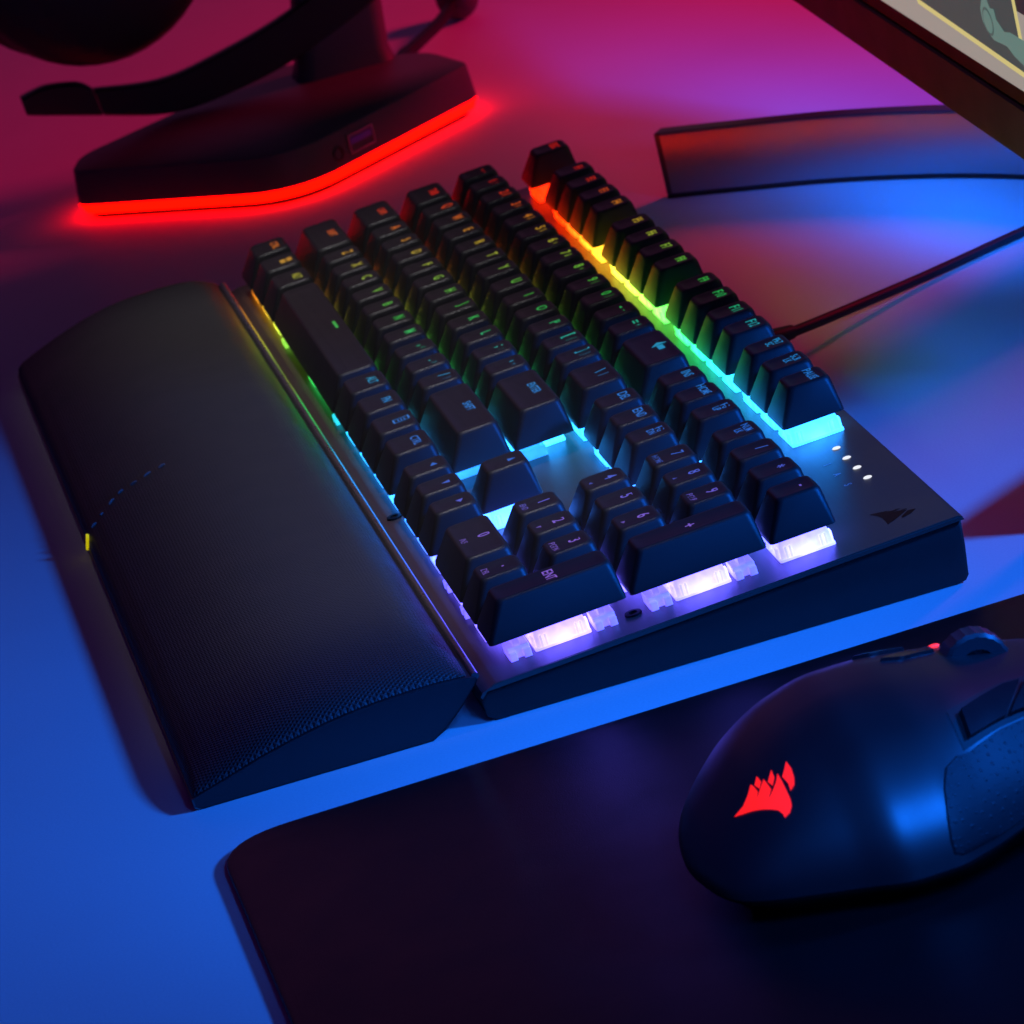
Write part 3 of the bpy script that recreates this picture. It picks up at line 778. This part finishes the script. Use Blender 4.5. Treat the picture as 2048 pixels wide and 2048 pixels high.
def slab(bm, tp, lw, x0, x1, e=.8):
    rings = []
    for t, l in zip(tp, lw):
        d = (Vector(t) - Vector(l)).normalized() * e
        rings.append([(x0, t[0] - d.x, t[1] - d.y), (x0 + e, t[0], t[1]), (x1 - e, t[0], t[1]), (x1, t[0] - d.x, t[1] - d.y), (x1, l[0] + d.x, l[1] + d.y), (x1 - e, l[0], l[1]), (x0 + e, l[0], l[1]), (x0, l[0] + d.x, l[1] + d.y)])
    loft(bm, [[(p[0] - HD.x, p[1] - HD.y, p[2] - HD.z) for p in r] for r in rings], cap0=True, cap1=True)
slab(bm, top, low, -263, -255)
boom = obj('microphone_boom', bm, M_HEAD, hd, angle=45)
bm = bmesh.new()
slab(bm, smooth_path([(-45.2, 43.8, 0), (-39, 45.2, 0), (-33, 45.6, 0), (-22, 43.6, 0), (-16.9, 40.0, 0)], 5), smooth_path([(-44.6, 36.9, 0), (-39, 35.2, 0), (-33, 33.6, 0), (-22, 30.6, 0), (-15.4, 28.8, 0)], 5), -263.5, -254.6)
obj('microphone_tip', bm, M_HEAD, boom, angle=45)
bm = bmesh.new()               # headband arch above the picture, resting on the hook
band = [(-266 - HD.x, 45 + 62 * math.cos(t) - HD.y, 150 + 118 * math.sin(t) - HD.z) for t in [math.pi * k / 30 for k in range(31)]]
tube(bm, band, 9, n=12)
for s, y in ((1, 107), (-1, -17)):
    tube(bm, [(-266 - HD.x, y - HD.y, 152 - HD.z), (-263 - HD.x, y - s * 4 - HD.y, 130 - HD.z), (-262 - HD.x, y - s * 10 - HD.y, 112 - HD.z)], 7, n=10)
obj('headband', bm, M_HEAD, hd, angle=60)

# ------------------------------------------------------------------ monitor
mo = empty('monitor', (170, 250, 0))
MOO = Vector((170, 250, 0))
tag(mo, 'black computer monitor with lit screen on a curved silver foot', 'monitor')
MX0, MX1, MZ0, MZ1 = -220, 350, 64.0, 390
yaw = math.atan(-.025)
def mon(x, z, d):              # point on the panel: x along, z up, d = metres in front of the glass (mm)
    y = 204 - (x - 42) * .025 - d
    return (x - MOO.x, y - MOO.y, z)
bm = bmesh.new()
def mbox(bm, x0, x1, z0, z1, d0, d1, mi=0, e=.7):
    rings = []
    for d, i in ((d0, 0), (d1 - e, 0), (d1, e)):
        rings.append([mon(x0 + i, z0 + i, d), mon(x1 - i, z0 + i, d), mon(x1 - i, z1 - i, d), mon(x0 + i, z1 - i, d)])
    loft(bm, rings, cap0=True, cap1=True, mat=mi)
for x0, x1, z0, z1 in ((MX0, MX1, MZ0, MZ0 + 17.5), (MX0, MX1, MZ1 - 12, MZ1), (MX0, MX0 + 12, MZ0 + 17.5, MZ1 - 12), (MX1 - 12, MX1, MZ0 + 17.5, MZ1 - 12)):
    mbox(bm, x0, x1, z0, z1, -22, 1.6)
obj('bezel', bm, M_BEZEL, mo, angle=30)
bm = bmesh.new()
mbox(bm, MX0 + 4, MX1 - 4, MZ0 + 4, MZ1 - 4, -40, -22.2)
obj('rear_housing', bm, M_BODY, mo, angle=30)
bm = bmesh.new()
mbox(bm, MX0 + 11.8, MX1 - 11.8, MZ0 + 17.3, MZ1 - 11.8, -10, .6)
obj('glass_border', bm, M_GLOSS, mo, angle=30)
bm = bmesh.new()
def flat(pts, mi, d):
    fs = [f for f in poly_face(bm, [(p[0], p[1]) for p in pts], 0)['geom'] if isinstance(f, bmesh.types.BMFace)]
    vs = set()
    for f in fs:
        f.material_index = mi
        vs.update(f.verts)
    for v in vs: v.co = Vector(mon(v.co.x, v.co.y, d))
SX0, SX1, SZ0, SZ1 = MX0 + 18, MX1 - 18, MZ0 + 23, MZ1 - 18
flat([(SX0, SZ0), (SX1, SZ0), (SX1, 112), (SX0, 112)], 0, .9)
flat([(SX0, 112), (SX1, 112), (SX1, SZ1), (SX0, SZ1)], 5, .9)
pnl = [(203.5, 97.5), (206.5, 94.4), (SX1 - 12, 91.6), (SX1 - 12, 126), (203.5, 130)]
flat(pnl, 1, 1.0)
flat([(206.4, 99.0), (209.4, 96.2), (SX1 - 15, 93.6), (SX1 - 15, 122), (206.4, 126)], 2, 1.1)
flat([(214, 133), (SX1 - 12, 129), (SX1 - 12, 131.5), (214, 135.5)], 1, 1.0)
def disc(cx, cz, rx, rz, n=26): return [(cx + rx * math.cos(2 * math.pi * k / n), cz + rz * math.sin(2 * math.pi * k / n)) for k in range(n)]
flat([(281, 106), (284, 109), (290, 110.5), (292, 108), (296, 108.5), (296.5, 105.5), (303, 103), (309, 104), (330, 104), (330, 96.5), (318, 95.8), (309, 97), (303, 98.8), (297, 98.6), (290, 98.2), (284, 99.8), (281, 102.5)], 3, 1.2)
flat(disc(287.6, 103.4, 5.2, 4.2), 4, 1.3); flat(disc(287.6, 103.4, 4.2, 3.4), 3, 1.4)
flat([(262, 110.5), (270, 108.0), (271, 109.0), (266, 110.3), (266, 116), (264, 116)], 3, 1.2)
flat(disc(240, 112, 9, 5), 4, 1.2)
bmesh.ops.recalc_face_normals(bm, faces=bm.faces)
for f in bm.faces:
    if f.normal.y > 0: f.normal_flip()
obj('screen', bm, M_SCR, mo, smooth=False)
# curved foot and neck
half = [(-6.5, 152.0), (2, 163.5), (12.6, 177.2), (30.3, 199.7), (51.4, 220.7), (74.9, 239.8), (100, 255.5), (130, 267), (170, 274), (205, 276)]
arc = half + [(410 - x, y) for x, y in reversed(half[:-1])]
arc = [(p.x, p.y) for p in smooth_path([(x, y, 0) for x, y in arc], 5)]
def foot(bm, th, z0, z1, e, mi, side=0):
    front = []; back = []
    n = len(arc)
    for i, p in enumerate(arc):
        q0 = Vector(arc[max(i - 1, 0)]); q1 = Vector(arc[min(i + 1, n - 1)]); d = (q1 - q0).normalized(); nn = Vector((-d.y, d.x))
        front.append(Vector(p)); back.append(Vector(p) + nn * th)
    rings = []
    for f, b in zip(front, back):
        d = (b - f).normalized() * e
        rings.append([(f.x, f.y, z0 + e), (f.x, f.y, z1 - e), (f.x + d.x, f.y + d.y, z1), (b.x - d.x, b.y - d.y, z1), (b.x, b.y, z1 - e), (b.x, b.y, z0 + e), (b.x - d.x, b.y - d.y, z0), (f.x + d.x, f.y + d.y, z0)])
    rings = [[(p[0] - MOO.x, p[1] - MOO.y, p[2]) for p in r] for r in rings]
    loft(bm, rings, cap0=True, cap1=True, mat=mi)
bm = bmesh.new(); foot(bm, 7.5, 1.4, 24.0, .5, 0)
fo = obj('foot', bm, [M_MDARK], mo, angle=35)
bm = bmesh.new()               # bright face plate let into the front of the foot
n = len(arc)
rings = []
for i in range(1, n - 1):
    q0 = Vector(arc[i - 1]); q1 = Vector(arc[i + 1]); d = (q1 - q0).normalized(); nn = Vector((-d.y, d.x)); p = Vector(arc[i])
    if i == 1: p = p + d * .4
    rings.append([(p.x - nn.x * o - MOO.x, p.y - nn.y * o - MOO.y, z) for o, z in ((-.4, 2.0), (.35, 2.1), (.6, 2.5), (.6, 22.9), (.35, 23.5), (-.4, 23.7))])
loft(bm, rings, cap0=True, cap1=True)
obj('face_plate', bm, M_METAL, fo, angle=35)
bm = bmesh.new(); foot(bm, 5.5, .1, 1.35, .1, 0)
obj('rubber_strip', bm, M_HOLE, fo)
bm = bmesh.new()
loft(bm, [rrect(140 - MOO.x, 200 - MOO.x, 272 - MOO.y, 292 - MOO.y, 6, 20), rrect(145 - MOO.x, 195 - MOO.x, 268 - MOO.y, 288 - MOO.y, 6, 120), rrect(145 - MOO.x, 195 - MOO.x, 240 - MOO.y, 284 - MOO.y, 6, 200), rrect(145 - MOO.x, 195 - MOO.x, 240 - MOO.y, 280 - MOO.y, 6, 260)], cap0=True, cap1=True)
obj('neck', bm, M_METAL, mo)

# ------------------------------------------------------------------ lamps of the room and added fill lights
def area(name, loc, target, size, power, color, spread=180, size_y=None):
    d = bpy.data.lights.new(name, 'AREA'); d.energy = power; d.color = color
    d.shape = 'RECTANGLE'; d.size = size * MM; d.size_y = (size_y or size) * MM
    d.spread = math.radians(spread)
    o = bpy.data.objects.new(name, d); COL.objects.link(o)
    o.location = Vector(loc) * MM
    o.rotation_euler = (Vector(target) - Vector(loc)).to_track_quat('-Z', 'Y').to_euler()
    return o
BLUE = (.004, .150, 1); REDC = (1, .006, .085)
LIGHTS = [
    ('blue_lamp', (606, 440, 265), (385, -75, 135), 60, 1.48, BLUE, 84),
    ('added_foot_fill', (360, 275, 112), (66, 204, 0), 50, .09, BLUE, 24),  # added unseen fill for the blue pool before the monitor foot
    ('added_violet_fill', (520, 430, 210), (-100, 226, 0), 40, .060, (.02, .07, 1), 15),  # added unseen fill for the purple band on the desk behind
    ('red_lamp', (-300, 900, 380), (-290, 150, 0), 220, 1.9, REDC, 100),
    ('added_mouse_accent', (806, 106, 222), (616, 50, 16), 100, .14, BLUE, 32, 210),  # added unseen light, aimed only to make the mouse flank highlight
    ('blue_softbox', (1500, 330, 210), (560, 40, 20), 420, .6, BLUE, 180),
    ('added_plum_fill', (-1150, 120, 470), (250, 20, 0), 1100, .32, (1, .26, .66), 180, 600),  # added unseen plum area light, gives dark surfaces a dim sheen
]
for l in LIGHTS: area(*l)
# added dim white fill light over keyboard and wrist rest, beam kept narrow
ov = area('added_overhead_fill', (201, 8, 720), (201, 8, 0), 400, .064, (1, .95, .97), 8, 116)
ov.rotation_euler = (0, 0, 0)

w = bpy.data.worlds.new('World'); scene.world = w; w.use_nodes = True
bg = w.node_tree.nodes['Background']; bg.inputs['Color'].default_value = (.24, .03, .85, 1); bg.inputs['Strength'].default_value = .032

# ------------------------------------------------------------------ camera
cd = bpy.data.cameras.new('camera'); cam = bpy.data.objects.new('camera', cd); COL.objects.link(cam)
R = ((0.2044146, 0.9529827, -0.2236931), (0.2690541, -0.2744153, -0.9232043), (-0.9411825, 0.1285309, -0.3124984))
cam.matrix_world = Matrix(((R[0][0], -R[1][0], -R[2][0], 1.4659), (R[0][1], -R[1][1], -R[2][1], -.1285), (R[0][2], -R[1][2], -R[2][2], .3938), (0, 0, 0, 1)))
cd.sensor_width = 36; cd.lens = 8813.3 / 2048 * 36; cd.clip_start = .02; cd.clip_end = 30
cd.shift_x = -(1025.9 - 1024) / 2048; cd.shift_y = (1023.4 - 1024) / 2048
cd.dof.use_dof = True; cd.dof.focus_distance = 1.13; cd.dof.aperture_fstop = 50
scene.camera = cam

scene.view_settings.view_transform = 'Standard'
scene.view_settings.look = 'None'
scene.view_settings.exposure = 0; scene.view_settings.gamma = 1
scene.view_settings.use_curve_mapping = False
scene.render.engine = 'CYCLES'
scene.cycles.use_denoising = True
scene.cycles.max_bounces = 6
scene.cycles.sample_clamp_indirect = 4
scene.cycles.caustics_reflective = True
scene.cycles.caustics_refractive = False
